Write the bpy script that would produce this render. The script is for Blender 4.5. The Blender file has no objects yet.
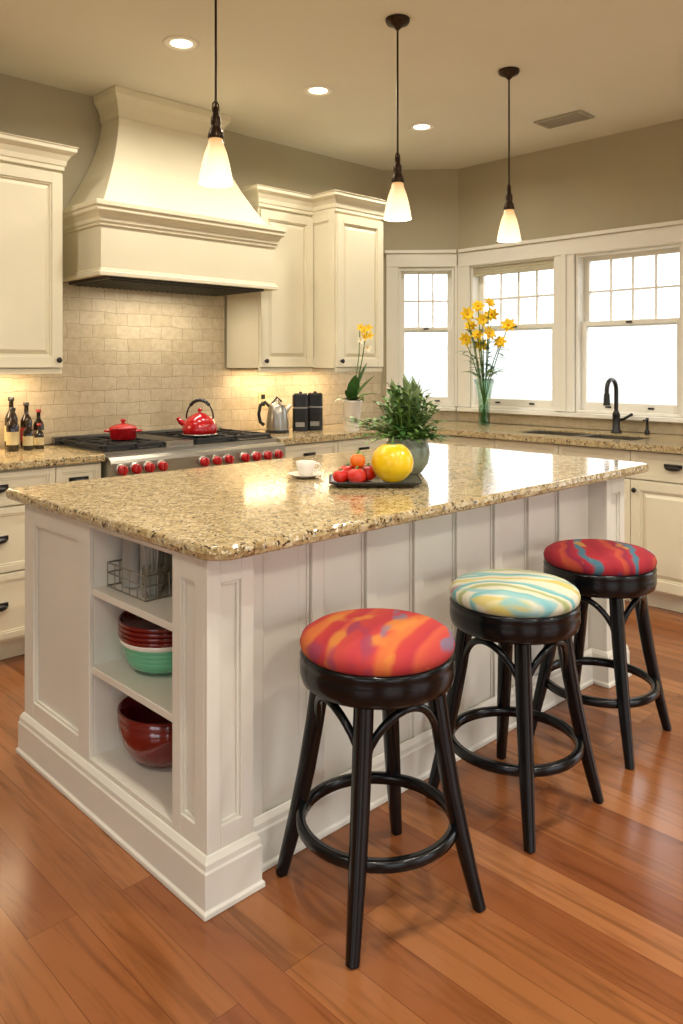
import bpy, bmesh, math, random
from mathutils import Vector, Matrix, noise
random.seed(7)
S=bpy.context.scene
COL=S.collection
# ------------------------------------------------------------------ materials
def lin(h):
    h=h.lstrip('#'); o=[]
    for i in (0,2,4):
        c=int(h[i:i+2],16)/255
        o.append(c/12.92 if c<=.04045 else ((c+.055)/1.055)**2.4)
    return (o[0],o[1],o[2],1)
def newmat(n):
    m=bpy.data.materials.new(n); m.use_nodes=True
    nt=m.node_tree; return m,nt,nt.nodes['Principled BSDF']
def N(nt,t,**k):
    n=nt.nodes.new(t)
    for a,v in k.items():
        if a in n.inputs.keys(): n.inputs[a].default_value=v
        else: setattr(n,a,v)
    return n
def ramp(nt,stops,interp='LINEAR'):
    r=nt.nodes.new('ShaderNodeValToRGB'); e=r.color_ramp; e.interpolation=interp
    while len(e.elements)<len(stops): e.elements.new(0.5)
    for i,(p,c) in enumerate(stops):
        e.elements[i].position=p; e.elements[i].color=c
    return r
def M(n,col,rough=.5,metal=0,var=.08,nscale=12,bump=0,bscale=60,emit=None,es=0,trans=0,coat=0,spec=.5):
    m,nt,p=newmat(n)
    c=lin(col) if isinstance(col,str) else col
    tc=N(nt,'ShaderNodeTexCoord'); nz=N(nt,'ShaderNodeTexNoise',Scale=nscale,Detail=4.0)
    nt.links.new(tc.outputs['Object'],nz.inputs['Vector'])
    d=tuple(x*(1-var) for x in c[:3])+(1,); l=tuple(min(1,x*(1+var)) for x in c[:3])+(1,)
    r=ramp(nt,[(.3,d),(.7,l)]); nt.links.new(nz.outputs['Fac'],r.inputs['Fac'])
    nt.links.new(r.outputs['Color'],p.inputs['Base Color'])
    p.inputs['Roughness'].default_value=rough; p.inputs['Metallic'].default_value=metal
    p.inputs['Specular IOR Level'].default_value=spec
    if trans: p.inputs['Transmission Weight'].default_value=trans
    if coat: p.inputs['Coat Weight'].default_value=coat; p.inputs['Coat Roughness'].default_value=.08
    if emit:
        p.inputs['Emission Color'].default_value=lin(emit); p.inputs['Emission Strength'].default_value=es
    if bump:
        n2=N(nt,'ShaderNodeTexNoise',Scale=bscale,Detail=3.0); nt.links.new(tc.outputs['Object'],n2.inputs['Vector'])
        b=N(nt,'ShaderNodeBump',Strength=bump,Distance=.005); nt.links.new(n2.outputs['Fac'],b.inputs['Height'])
        nt.links.new(b.outputs['Normal'],p.inputs['Normal'])
    return m
cream=M('cream_paint','#E2DABF',.38,var=.03,nscale=3)
white=M('island_paint','#DFDBCE',.38,var=.03,nscale=3)
trimw=M('trim_paint','#ECE8DC',.4,var=.02,nscale=3)
wallm=M('wall_paint','#B2A88D',.75,var=.04,nscale=2,bump=.1,bscale=200)
ceilm=M('ceiling_paint','#DED8C6',.85,var=.02,nscale=2)
steel=M('stainless_steel','#A9A59B',.28,1,var=.05,nscale=8)
dsteel=M('dark_steel','#4A4844',.35,1,var=.1)
canm=M('brushed_canister','#B4B5B2',.3,.35,var=.1)
iron=M('cast_iron','#121212',.55,var=.2,bump=.3,bscale=300)
blackm=M('black_hardware','#15120F',.35,var=.15)
lacq=M('black_lacquer',(.0030,.0034,.0040,1),.2,var=.2,nscale=20,coat=0,spec=.35)
bronze=M('bronze_metal','#3A2C20',.35,.8,var=.15)
redE=M('red_enamel','#A80C14',.15,var=.06,coat=.5)
redD=M('dark_red_glaze','#6E1210',.15,var=.12,coat=.5)
greenC=M('green_glaze','#63B48C',.2,var=.06,coat=.5)
whiteC=M('white_ceramic','#EEE9DD',.18,var=.02,coat=.5)
potC=M('sage_ceramic','#7F8A78',.3,var=.15,nscale=30)
leafm=M('leaf_green','#6E9448',.45,var=.3,nscale=40)
leafd=M('dark_leaf_green','#3F6A30',.4,var=.3,nscale=30)
leafg=M('grey_green_leaf','#8CA070',.5,var=.2,nscale=30)
stemm=M('stem_green','#5E7D33',.5,var=.2)
petal=M('yellow_petal','#FFD21A',.5,var=.08,nscale=50)
petalc=M('orange_center','#E39A1A',.6,var=.2,nscale=80)
petalw=M('cream_petal','#F1E7C4',.5,var=.06,nscale=50)
yfruit=M('yellow_melon_skin','#EDC40C',.3,var=.08,nscale=20,bump=.15,bscale=60,coat=.3)
tomato=M('tomato_skin','#D0200C',.2,var=.15,nscale=15,coat=.4)
orangef=M('orange_skin','#E87010',.35,var=.1,nscale=20,bump=.2,bscale=150)
soil=M('soil','#3A2A1C',.9,var=.3)
bottle=M('dark_bottle_glass','#1C120A',.08,var=.2,coat=.5)
labelm=M('paper_label','#C9B98A',.7,var=.15)
redcap=M('red_label','#8C1D18',.5,var=.1)
plasticb=M('black_plastic','#101010',.25,var=.1,coat=.2)
shadem=M('roller_shade_fabric','#C9C2A6',.8,var=.05)
lampd=M('downlight_lens','#FFF4DC',.5,emit='#FFE9C4',es=9,var=.01)
ventm=M('vent_metal','#A9A393',.5,var=.05)
def glass(n,tint=(1,1,1,1),rough=0):
    m,nt,p=newmat(n)
    tc=N(nt,'ShaderNodeTexCoord'); nz=N(nt,'ShaderNodeTexNoise',Scale=5.0)
    nt.links.new(tc.outputs['Object'],nz.inputs['Vector'])
    r=ramp(nt,[(0,tint),(1,tuple(x*.97 for x in tint[:3])+(1,))]); nt.links.new(nz.outputs['Fac'],r.inputs['Fac'])
    tr=N(nt,'ShaderNodeBsdfTransparent'); gl=N(nt,'ShaderNodeBsdfGlossy',Roughness=.03)
    nt.links.new(r.outputs['Color'],tr.inputs['Color'])
    lw=N(nt,'ShaderNodeLayerWeight',Blend=.25); mx=N(nt,'ShaderNodeMixShader')
    nt.links.new(lw.outputs['Facing'],mx.inputs['Fac'])
    nt.links.new(tr.outputs[0],mx.inputs[1]); nt.links.new(gl.outputs[0],mx.inputs[2])
    nt.links.new(mx.outputs[0],nt.nodes['Material Output'].inputs['Surface'])
    return m
pane=glass('window_glass',(.99,.99,.99,1))
vaseg=glass('vase_glass',(.80,.90,.84,1))
jarg=glass('jar_glass',(.95,.96,.95,1))
m,nt,p=newmat('frosted_shade_glass'); frost=m
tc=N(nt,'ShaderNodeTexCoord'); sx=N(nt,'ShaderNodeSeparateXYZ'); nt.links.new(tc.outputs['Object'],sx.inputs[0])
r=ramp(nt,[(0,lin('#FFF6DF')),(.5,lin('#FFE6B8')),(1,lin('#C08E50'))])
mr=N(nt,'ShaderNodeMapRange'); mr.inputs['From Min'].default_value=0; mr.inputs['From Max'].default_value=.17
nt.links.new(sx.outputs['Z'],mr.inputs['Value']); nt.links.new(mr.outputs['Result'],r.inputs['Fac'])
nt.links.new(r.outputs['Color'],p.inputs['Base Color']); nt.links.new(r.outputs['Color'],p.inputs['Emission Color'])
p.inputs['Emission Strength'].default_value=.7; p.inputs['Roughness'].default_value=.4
# granite
m,nt,p=newmat('granite'); granite=m
tc=N(nt,'ShaderNodeTexCoord')
n2=N(nt,'ShaderNodeTexNoise',Scale=85.0,Detail=6.0,Roughness=.7)
v1=N(nt,'ShaderNodeTexVoronoi',Scale=140.0); v2=N(nt,'ShaderNodeTexVoronoi',Scale=190.0)
n3=N(nt,'ShaderNodeTexNoise',Scale=34.0,Detail=5.0,Roughness=.65)
dn=N(nt,'ShaderNodeTexNoise',Scale=60.0,Detail=2.0); nt.links.new(tc.outputs['Object'],dn.inputs['Vector'])
dsn=N(nt,'ShaderNodeVectorMath',operation='SCALE'); dsn.inputs['Scale'].default_value=.018; nt.links.new(dn.outputs['Color'],dsn.inputs[0])
dad=N(nt,'ShaderNodeVectorMath',operation='ADD'); nt.links.new(tc.outputs['Object'],dad.inputs[0]); nt.links.new(dsn.outputs[0],dad.inputs[1])
for n in (n2,n3): nt.links.new(tc.outputs['Object'],n.inputs['Vector'])
for n in (v1,v2): nt.links.new(dad.outputs[0],n.inputs['Vector'])
r1=ramp(nt,[(.3,lin('#7C6844')),(.5,lin('#AC966C')),(.68,lin('#C9BB96'))]); nt.links.new(n2.outputs['Fac'],r1.inputs['Fac'])
r3=ramp(nt,[(.34,lin('#5E482A')),(.44,lin('#9E8656')),(.56,lin('#BFAB7E')),(.7,lin('#D8CEB0'))]); nt.links.new(n3.outputs['Fac'],r3.inputs['Fac'])
mxa=N(nt,'ShaderNodeMix',data_type='RGBA'); mxa.inputs[0].default_value=.5
nt.links.new(r1.outputs[0],mxa.inputs[6]); nt.links.new(r3.outputs[0],mxa.inputs[7])
rv=ramp(nt,[(0,(1,1,1,1)),(.19,(1,1,1,1)),(.27,(0,0,0,1))]); nt.links.new(v1.outputs['Color'],rv.inputs['Fac'])
mxb=N(nt,'ShaderNodeMix',data_type='RGBA'); nt.links.new(rv.outputs[0],mxb.inputs[0]); nt.links.new(mxa.outputs[2],mxb.inputs[6]); mxb.inputs[7].default_value=lin('#443424')
rw=ramp(nt,[(.76,(0,0,0,1)),(.84,(1,1,1,1))]); nt.links.new(v2.outputs['Color'],rw.inputs['Fac'])
mxc=N(nt,'ShaderNodeMix',data_type='RGBA'); nt.links.new(rw.outputs[0],mxc.inputs[0]); nt.links.new(mxb.outputs[2],mxc.inputs[6]); mxc.inputs[7].default_value=lin('#D0C6A8')
nt.links.new(mxc.outputs[2],p.inputs['Base Color']); p.inputs['Roughness'].default_value=.12
p.inputs['Specular IOR Level'].default_value=.5
# wood floor (planks run along world Y)
m,nt,p=newmat('hardwood_planks'); woodf=m
tc=N(nt,'ShaderNodeTexCoord'); mp=N(nt,'ShaderNodeMapping'); mp.inputs['Rotation'].default_value=(0,0,math.radians(90))
nt.links.new(tc.outputs['Object'],mp.inputs['Vector'])
br=N(nt,'ShaderNodeTexBrick'); br.offset=.37; br.offset_frequency=2
for k,v in (('Scale',1.0),('Mortar Size',.0008),('Mortar Smooth',.2),('Bias',0.0),('Brick Width',1.35),('Row Height',.125)): br.inputs[k].default_value=v
br.inputs['Color1'].default_value=(0,0,0,1); br.inputs['Color2'].default_value=(1,1,1,1); br.inputs['Mortar'].default_value=(.5,.5,.5,1)
nt.links.new(mp.outputs[0],br.inputs['Vector'])
rb=ramp(nt,[(0,lin('#7E4828')),(.35,lin('#8C542E')),(.7,lin('#965F36')),(1,lin('#A26A41'))]); nt.links.new(br.outputs['Color'],rb.inputs['Fac'])
mp2=N(nt,'ShaderNodeMapping'); mp2.inputs['Scale'].default_value=(14,1.1,1); nt.links.new(tc.outputs['Object'],mp2.inputs['Vector'])
addv=N(nt,'ShaderNodeVectorMath',operation='ADD'); nt.links.new(mp2.outputs[0],addv.inputs[0])
sc=N(nt,'ShaderNodeVectorMath',operation='SCALE'); sc.inputs['Scale'].default_value=7; nt.links.new(br.outputs['Color'],sc.inputs[0]); nt.links.new(sc.outputs[0],addv.inputs[1])
g=N(nt,'ShaderNodeTexNoise',Scale=1.6,Detail=7.0,Roughness=.62,Distortion=1.2); nt.links.new(addv.outputs[0],g.inputs['Vector'])
rg=ramp(nt,[(.3,(.50,.45,.41,1)),(.5,(.95,.95,.95,1)),(.72,(1.0,1.0,1.0,1))]); nt.links.new(g.outputs['Fac'],rg.inputs['Fac'])
mul=N(nt,'ShaderNodeMix',data_type='RGBA',blend_type='MULTIPLY'); mul.inputs[0].default_value=.85
nt.links.new(rb.outputs[0],mul.inputs[6]); nt.links.new(rg.outputs[0],mul.inputs[7])
mul2=N(nt,'ShaderNodeMix',data_type='RGBA'); nt.links.new(br.outputs['Fac'],mul2.inputs[0]); nt.links.new(mul.outputs[2],mul2.inputs[6]); mul2.inputs[7].default_value=lin('#5A2C14')
nt.links.new(mul2.outputs[2],p.inputs['Base Color'])
p.inputs['Roughness'].default_value=.2
bp=N(nt,'ShaderNodeBump',Strength=.12,Distance=.002); nt.links.new(g.outputs['Fac'],bp.inputs['Height']); nt.links.new(bp.outputs[0],p.inputs['Normal'])
# backsplash tile
m,nt,p=newmat('travertine_tile'); tile=m
tc=N(nt,'ShaderNodeTexCoord'); mp=N(nt,'ShaderNodeMapping'); mp.inputs['Rotation'].default_value=(math.radians(90),0,0)
nt.links.new(tc.outputs['Object'],mp.inputs['Vector'])
wn=N(nt,'ShaderNodeTexNoise',Scale=9.0,Detail=4.0); nt.links.new(mp.outputs[0],wn.inputs['Vector'])
ws=N(nt,'ShaderNodeVectorMath',operation='SCALE'); ws.inputs['Scale'].default_value=.03; nt.links.new(wn.outputs['Color'],ws.inputs[0])
wd=N(nt,'ShaderNodeVectorMath',operation='ADD'); nt.links.new(mp.outputs[0],wd.inputs[0]); nt.links.new(ws.outputs[0],wd.inputs[1])
br=N(nt,'ShaderNodeTexBrick')
for k,v in (('Scale',1.0),('Mortar Size',.003),('Mortar Smooth',.7),('Brick Width',.15),('Row Height',.075)): br.inputs[k].default_value=v
br.inputs['Color1'].default_value=lin('#BFB092'); br.inputs['Color2'].default_value=lin('#CBBEA2'); br.inputs['Mortar'].default_value=lin('#AC9D80')
nt.links.new(wd.outputs[0],br.inputs['Vector'])
nz=N(nt,'ShaderNodeTexNoise',Scale=24.0,Detail=8.0,Roughness=.7); nt.links.new(tc.outputs['Object'],nz.inputs['Vector'])
rr=ramp(nt,[(.35,(.78,.75,.70,1)),(.6,(1,1,1,1))]); nt.links.new(nz.outputs['Fac'],rr.inputs['Fac'])
mm=N(nt,'ShaderNodeMix',data_type='RGBA',blend_type='MULTIPLY'); mm.inputs[0].default_value=.8
nt.links.new(br.outputs['Color'],mm.inputs[6]); nt.links.new(rr.outputs[0],mm.inputs[7]); nt.links.new(mm.outputs[2],p.inputs['Base Color'])
bp=N(nt,'ShaderNodeBump',Strength=.45,Distance=.003,invert=True); nt.links.new(br.outputs['Fac'],bp.inputs['Height'])
bp2=N(nt,'ShaderNodeBump',Strength=.4,Distance=.003); nt.links.new(nz.outputs['Fac'],bp2.inputs['Height']); nt.links.new(bp.outputs[0],bp2.inputs['Normal']); nt.links.new(bp2.outputs[0],p.inputs['Normal'])
p.inputs['Roughness'].default_value=.5
# cushion fabrics
def fabric(n,stops,rot,scale,dist,off,blot=None):
    m,nt,p=newmat(n)
    tc=N(nt,'ShaderNodeTexCoord'); mp=N(nt,'ShaderNodeMapping'); mp.inputs['Rotation'].default_value=(0,0,rot); mp.inputs['Location'].default_value=off
    nt.links.new(tc.outputs['Object'],mp.inputs['Vector'])
    wv=N(nt,'ShaderNodeTexWave',wave_profile='SAW',Scale=scale,Distortion=dist,Detail=2.0); wv.inputs['Detail Scale'].default_value=1.8; wv.inputs['Detail Roughness'].default_value=.5
    nt.links.new(mp.outputs[0],wv.inputs['Vector'])
    r=ramp(nt,stops,'LINEAR'); nt.links.new(wv.outputs['Fac'],r.inputs['Fac']); out=r.outputs[0]
    if blot:
        for c,sc_,th,o2 in blot:
            m3=N(nt,'ShaderNodeMapping'); m3.inputs['Location'].default_value=(o2,o2,0); m3.inputs['Scale'].default_value=(1,.35,1); m3.inputs['Rotation'].default_value=(0,0,.12*o2); nt.links.new(mp.outputs[0],m3.inputs['Vector'])
            t=N(nt,'ShaderNodeTexNoise',Scale=sc_,Detail=2.0,Roughness=.5,Distortion=.2); nt.links.new(m3.outputs[0],t.inputs['Vector'])
            rr=ramp(nt,[(th,(0,0,0,1)),(th+.06,(.85,.85,.85,1))]); nt.links.new(t.outputs['Fac'],rr.inputs['Fac'])
            mx=N(nt,'ShaderNodeMix',data_type='RGBA'); nt.links.new(rr.outputs[0],mx.inputs[0]); nt.links.new(out,mx.inputs[6]); mx.inputs[7].default_value=lin(c); out=mx.outputs[2]
    nt.links.new(out,p.inputs['Base Color']); p.inputs['Roughness'].default_value=.85; p.inputs['Specular IOR Level'].default_value=.25
    nb=N(nt,'ShaderNodeTexNoise',Scale=400.0); nt.links.new(tc.outputs['Object'],nb.inputs['Vector'])
    bp=N(nt,'ShaderNodeBump',Strength=.15,Distance=.002); nt.links.new(nb.outputs['Fac'],bp.inputs['Height']); nt.links.new(bp.outputs[0],p.inputs['Normal'])
    return m
fab1=fabric('red_abstract_fabric',[(0,lin('#A8333A')),(.22,lin('#B43C38')),(.28,lin('#BE6034')),(.42,lin('#C06A36')),(.48,lin('#B03A34')),(.64,lin('#A43038')),(.70,lin('#B85038')),(.80,lin('#B04038')),(1,lin('#A8333A'))],.9,1.5,2.5,(0,0,0),[('#C07A38',11,.60,1),('#6A667C',13,.62,0),('#8A3850',10,.61,6)])
fab2=fabric('teal_wave_fabric',[(0,lin('#6AA4A6')),(.08,lin('#78AEAE')),(.12,lin('#C8C6B2')),(.26,lin('#CCC8B2')),(.30,lin('#BCAE5C')),(.36,lin('#C0B468')),(.41,lin('#CCC8B2')),(.50,lin('#C8C6B2')),(.54,lin('#86B4AE')),(.61,lin('#6EA4A6')),(.66,lin('#CCC8B2')),(.80,lin('#C6C2AA')),(.84,lin('#98A070')),(.90,lin('#A0A670')),(.95,lin('#CCC8B2'))],-.5,1.6,5.0,(3,1,0),[('#7CAEB2',10,.60,5),('#BEAE60',12,.62,7),('#B07C7E',13,.66,2)])
fab3=fabric('crimson_print_fabric',[(0,lin('#8E222E')),(.22,lin('#9A2830')),(.27,lin('#A84830')),(.36,lin('#A23C30')),(.41,lin('#7C223A')),(.54,lin('#982430')),(.60,lin('#446878')),(.68,lin('#426876')),(.73,lin('#9C2830')),(1,lin('#8E222E'))],1.0,2.2,4,(5,2,0),[('#AC8444',13,.63,1),('#44446A',11,.63,4)])

# ------------------------------------------------------------------ mesh builder
class B:
    def __init__(s): s.v=[];s.f=[];s.m=[];s.s=[];s.mats=[];s.M=Matrix.Identity(4)
    def add(s,vs,fs,mat,smooth=False):
        o=len(s.v)
        if mat not in s.mats: s.mats.append(mat)
        i=s.mats.index(mat)
        s.v+=[s.M@Vector(p) for p in vs]
        for f in fs: s.f.append([o+k for k in f]); s.m.append(i); s.s.append(smooth)
    def box(s,x0,x1,y0,y1,z0,z1,mat):
        v=[(x0,y0,z0),(x1,y0,z0),(x1,y1,z0),(x0,y1,z0),(x0,y0,z1),(x1,y0,z1),(x1,y1,z1),(x0,y1,z1)]
        s.add(v,[(0,3,2,1),(4,5,6,7),(0,1,5,4),(1,2,6,5),(2,3,7,6),(3,0,4,7)],mat)
    def loft(s,rings,mat,cap0=True,cap1=True,smooth=False,closed=True):
        n=len(rings[0]); v=[p for r in rings for p in r]; f=[]
        for i in range(len(rings)-1):
            for j in range(n if closed else n-1):
                k=(j+1)%n; f.append((i*n+j,i*n+k,(i+1)*n+k,(i+1)*n+j))
        s.add(v,f,mat,smooth)
        if cap0: s.add(rings[0],[tuple(range(n))[::-1]],mat)
        if cap1: s.add(rings[-1],[tuple(range(n))],mat)
    def lathe(s,prof,c,mat,seg=32,smooth=True,cap0=True,cap1=True,R=None):
        R=R or Matrix.Identity(3); rings=[]
        for r,z in prof:
            r=max(r,1e-4)
            rings.append([Vector(c)+R@Vector((r*math.cos(2*math.pi*i/seg),r*math.sin(2*math.pi*i/seg),z)) for i in range(seg)])
        s.loft(rings,mat,cap0,cap1,smooth)
    def ell(s,c,r,mat,seg=20,n=12):
        s.lathe([(math.sin(math.pi*i/n),-math.cos(math.pi*i/n)) for i in range(n+1)],c,mat,seg,R=Matrix.Diagonal(Vector(r)),cap0=False,cap1=False)
    def tube(s,pts,r,mat,seg=8,closed=False,smooth=True,sec=None):
        pts=[Vector(p) for p in pts]; n=len(pts)
        rs=r if isinstance(r,(list,tuple)) else [r]*n
        T=[]
        for i in range(n):
            a=pts[(i-1)%n] if (closed or i>0) else pts[i]; b=pts[(i+1)%n] if (closed or i<n-1) else pts[i]
            T.append((b-a).normalized())
        up=Vector((0,0,1)) if abs(T[0].z)<.9 else Vector((1,0,0))
        u=(up-T[0]*up.dot(T[0])).normalized(); rings=[]
        for i in range(n):
            u=(u-T[i]*u.dot(T[i])).normalized(); w=T[i].cross(u)
            if sec: rings.append([pts[i]+u*a*rs[i]+w*b*rs[i] for a,b in sec])
            else: rings.append([pts[i]+(u*math.cos(2*math.pi*k/seg)+w*math.sin(2*math.pi*k/seg))*rs[i] for k in range(seg)])
        if closed: rings.append(rings[0])
        s.loft(rings,mat,not closed,not closed,smooth)
    def sweep(s,path,prof,mat,closed=False):
        n=len(path); rings=[]
        for i in range(n):
            p=Vector(path[i]); ds=[]
            if closed or i>0: ds.append((p-Vector(path[(i-1)%n])).normalized())
            if closed or i<n-1: ds.append((Vector(path[(i+1)%n])-p).normalized())
            ns=[Vector((d.y,-d.x)) for d in ds]
            m=sum(ns,Vector((0,0))).normalized(); k=1/max(.2,m.dot(ns[0])); m*=k
            rings.append([(p.x+m.x*o,p.y+m.y*o,z) for o,z in prof])
        if closed: rings.append(rings[0])
        s.loft(rings,mat,not closed,not closed)
    def prism(s,poly,z0,z1,mat):
        s.loft([[(x,y,z0) for x,y in poly],[(x,y,z1) for x,y in poly]],mat)
    def leaf(s,base,d,L,W,droop,mat,n=5,fold=.25):
        base=Vector(base); d=Vector(d).normalized()
        up=Vector((0,0,1)); sd=d.cross(up)
        if sd.length<.1: sd=Vector((1,0,0))
        sd.normalize(); nn=sd.cross(d); v=[]
        for i in range(n+1):
            t=i/n; p=base+d*L*t-up*droop*L*t*t; w=W*.5*math.sin(math.pi*min(1,(t*.92+.04))**.85)
            v+=[p-sd*w+nn*w*fold,p,p+sd*w+nn*w*fold]
        f=[]
        for i in range(n): a=i*3; f+=[(a,a+1,a+4,a+3),(a+1,a+2,a+5,a+4)]
        s.add(v,f,mat,True)
    def petalf(s,base,d,nrm,L,W,mat,cupv=.2,n=4):
        base=Vector(base); d=Vector(d).normalized(); nrm=Vector(nrm).normalized(); sd=d.cross(nrm).normalized(); v=[]
        for i in range(n+1):
            t=i/n; p=base+d*L*t+nrm*cupv*L*t*(1-t*1.3); w=W*.5*(math.sin(math.pi*min(1,t*.86+.1))**.6)
            v+=[p-sd*w,p-nrm*w*.15,p+sd*w]
        f=[]
        for i in range(n): a=i*3; f+=[(a,a+1,a+4,a+3),(a+1,a+2,a+5,a+4)]
        s.add(v,f,mat,True)
    def done(s,name,loc=(0,0,0),rot=0,bev=0,parent=None,seg=2,recalc=True):
        me=bpy.data.meshes.new(name); me.from_pydata([tuple(p) for p in s.v],[],s.f)
        for m in s.mats: me.materials.append(m)
        me.polygons.foreach_set('material_index',s.m); me.polygons.foreach_set('use_smooth',s.s)
        if recalc:
            bm=bmesh.new(); bm.from_mesh(me); bmesh.ops.recalc_face_normals(bm,faces=bm.faces[:]); bm.to_mesh(me); bm.free()
        me.update(); o=bpy.data.objects.new(name,me); COL.objects.link(o)
        o.location=loc; o.rotation_euler=(0,0,rot)
        if bev:
            md=o.modifiers.new('bevel','BEVEL'); md.width=bev; md.segments=seg; md.limit_method='ANGLE'; md.angle_limit=math.radians(40)
        if parent: o.parent=parent
        return o
def empty(name,loc=(0,0,0),rot=0):
    e=bpy.data.objects.new(name,None); COL.objects.link(e); e.location=loc; e.rotation_euler=(0,0,rot); e.empty_display_size=.1; return e
def west(x,y): return Matrix.Translation((x,y,0))@Matrix.Rotation(math.radians(-90),4,'Z')
# ---- cabinetry helpers (local: x right, -y front, z up)
def frustum(b,x0,x1,z0,z1,y0,y1,ins,mat):
    r0=[(x0,y0,z0),(x1,y0,z0),(x1,y0,z1),(x0,y0,z1)]; r1=[(x0+ins,y1,z0+ins),(x1-ins,y1,z0+ins),(x1-ins,y1,z1-ins),(x0+ins,y1,z1-ins)]
    b.loft([r0,r1],mat,False,True)
def frame(b,x0,x1,z0,z1,y,st,rt,rb,mat,t=.015,raised=False):
    b.box(x0,x0+st,y-t,y,z0,z1,mat); b.box(x1-st,x1,y-t,y,z0,z1,mat)
    b.box(x0+st,x1-st,y-t,y,z1-rt,z1,mat); b.box(x0+st,x1-st,y-t,y,z0,z0+rb,mat)
    a0,a1,c0,c1=x0+st,x1-st,z0+rb,z1-rt; w=.009; h=t*.55
    b.box(a0,a0+w,y-h,y,c0,c1,mat); b.box(a1-w,a1,y-h,y,c0,c1,mat); b.box(a0+w,a1-w,y-h,y,c0,c0+w,mat); b.box(a0+w,a1-w,y-h,y,c1-w,c1,mat)
    if raised and a1-a0>.08 and c1-c0>.06: frustum(b,a0+.014,a1-.014,c0+.014,c1-.014,y,y-t*.8,.02,mat)
def knob(b,x,y,z):
    R=Matrix.Rotation(math.radians(90),3,'X')
    b.lathe([(.006,0),(.006,.012),(.014,.018),(.015,.024),(.010,.03),(0,.031)],(x,y,z),blackm,12,R=R)
def cup(b,x,y,z):
    b.ell((x,y-.008,z),(.045,.022,.016),blackm,14,8); b.box(x-.05,x+.05,y-.004,y,z-.002,z+.02,blackm)
def door(b,x0,x1,z0,z1,y,mat,kn=None):
    g=.002; b.box(x0+g,x1-g,y-.008,y,z0+g,z1-g,mat)
    frame(b,x0+g,x1-g,z0+g,z1-g,y-.008,.055,.055,.055,mat,.014,True)
    if kn: knob(b,kn[0],y-.022,kn[1])
def drawer(b,x0,x1,z0,z1,y,mat,pull=True):
    g=.002; b.box(x0+g,x1-g,y-.010,y,z0+g,z1-g,mat); frame(b,x0+g,x1-g,z0+g,z1-g,y-.01,.03,.03,.03,mat,.01,False)
    if pull: cup(b,(x0+x1)/2,y-.016,(z0+z1)/2)
CROWN=[(0,-.12),(.008,-.12),(.008,-.10),(.014,-.095),(.018,-.07),(.032,-.045),(.05,-.03),(.055,-.025),(.055,-.008),(.062,-.004),(.062,0),(0,0)]
H=2.90; YW=4.22; XW=4.93; DX,DY=4.53,3.78
# ------------------------------------------------------------------ room shell
b=B(); b.box(-3.2,5.3,-3.2,4.6,-.1,0,woodf); b.done('floor')
b=B(); b.box(-3.2,5.3,-3.2,4.6,H,H+.1,ceilm); b.done('ceiling')
def wall(name,p0,p1,th,ops):
    p0=Vector(p0);p1=Vector(p1); L=(p1-p0).length; a=math.atan2(p1.y-p0.y,p1.x-p0.x)
    b=B(); us=sorted(set([0,L]+[u for o in ops for u in o[:2]]))
    for u0,u1 in zip(us,us[1:]):
        mid=(u0+u1)/2; o=[q for q in ops if q[0]<mid<q[1]]
        if o: b.box(u0,u1,0,th,0,o[0][2],wallm); b.box(u0,u1,0,th,o[0][3],H,wallm)
        else: b.box(u0,u1,0,th,0,H,wallm)
    return b.done(name,(p0.x,p0.y,0),a)
wall('wall_north',(-3,YW),(DX,YW),.15,[])
wl=math.hypot(XW-DX,YW-DY); wa=math.atan2(DY-YW,XW-DX)
WZ0,WZ1=1.03,2.13
W1=(.125,.565)
wall('wall_northeast',(DX,YW),(XW,DY),.15,[(W1[0],W1[1],WZ0,WZ1)])
wall('wall_east',(XW,DY),(XW,-3),.15,[(.12,.86,WZ0,WZ1),(1.01,1.75,WZ0,WZ1),(3.2,4.6,0.05,2.2)])
wall('wall_south',(XW,-3),(-3,-3),.15,[(1.0,3.4,.05,2.25),(4.4,6.8,.05,2.25)])  # unseen openings, put in for daylight from behind the camera
wall('wall_west',(-3,-3),(-3,YW),.15,[(1.0,3.4,.4,2.25)])
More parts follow.
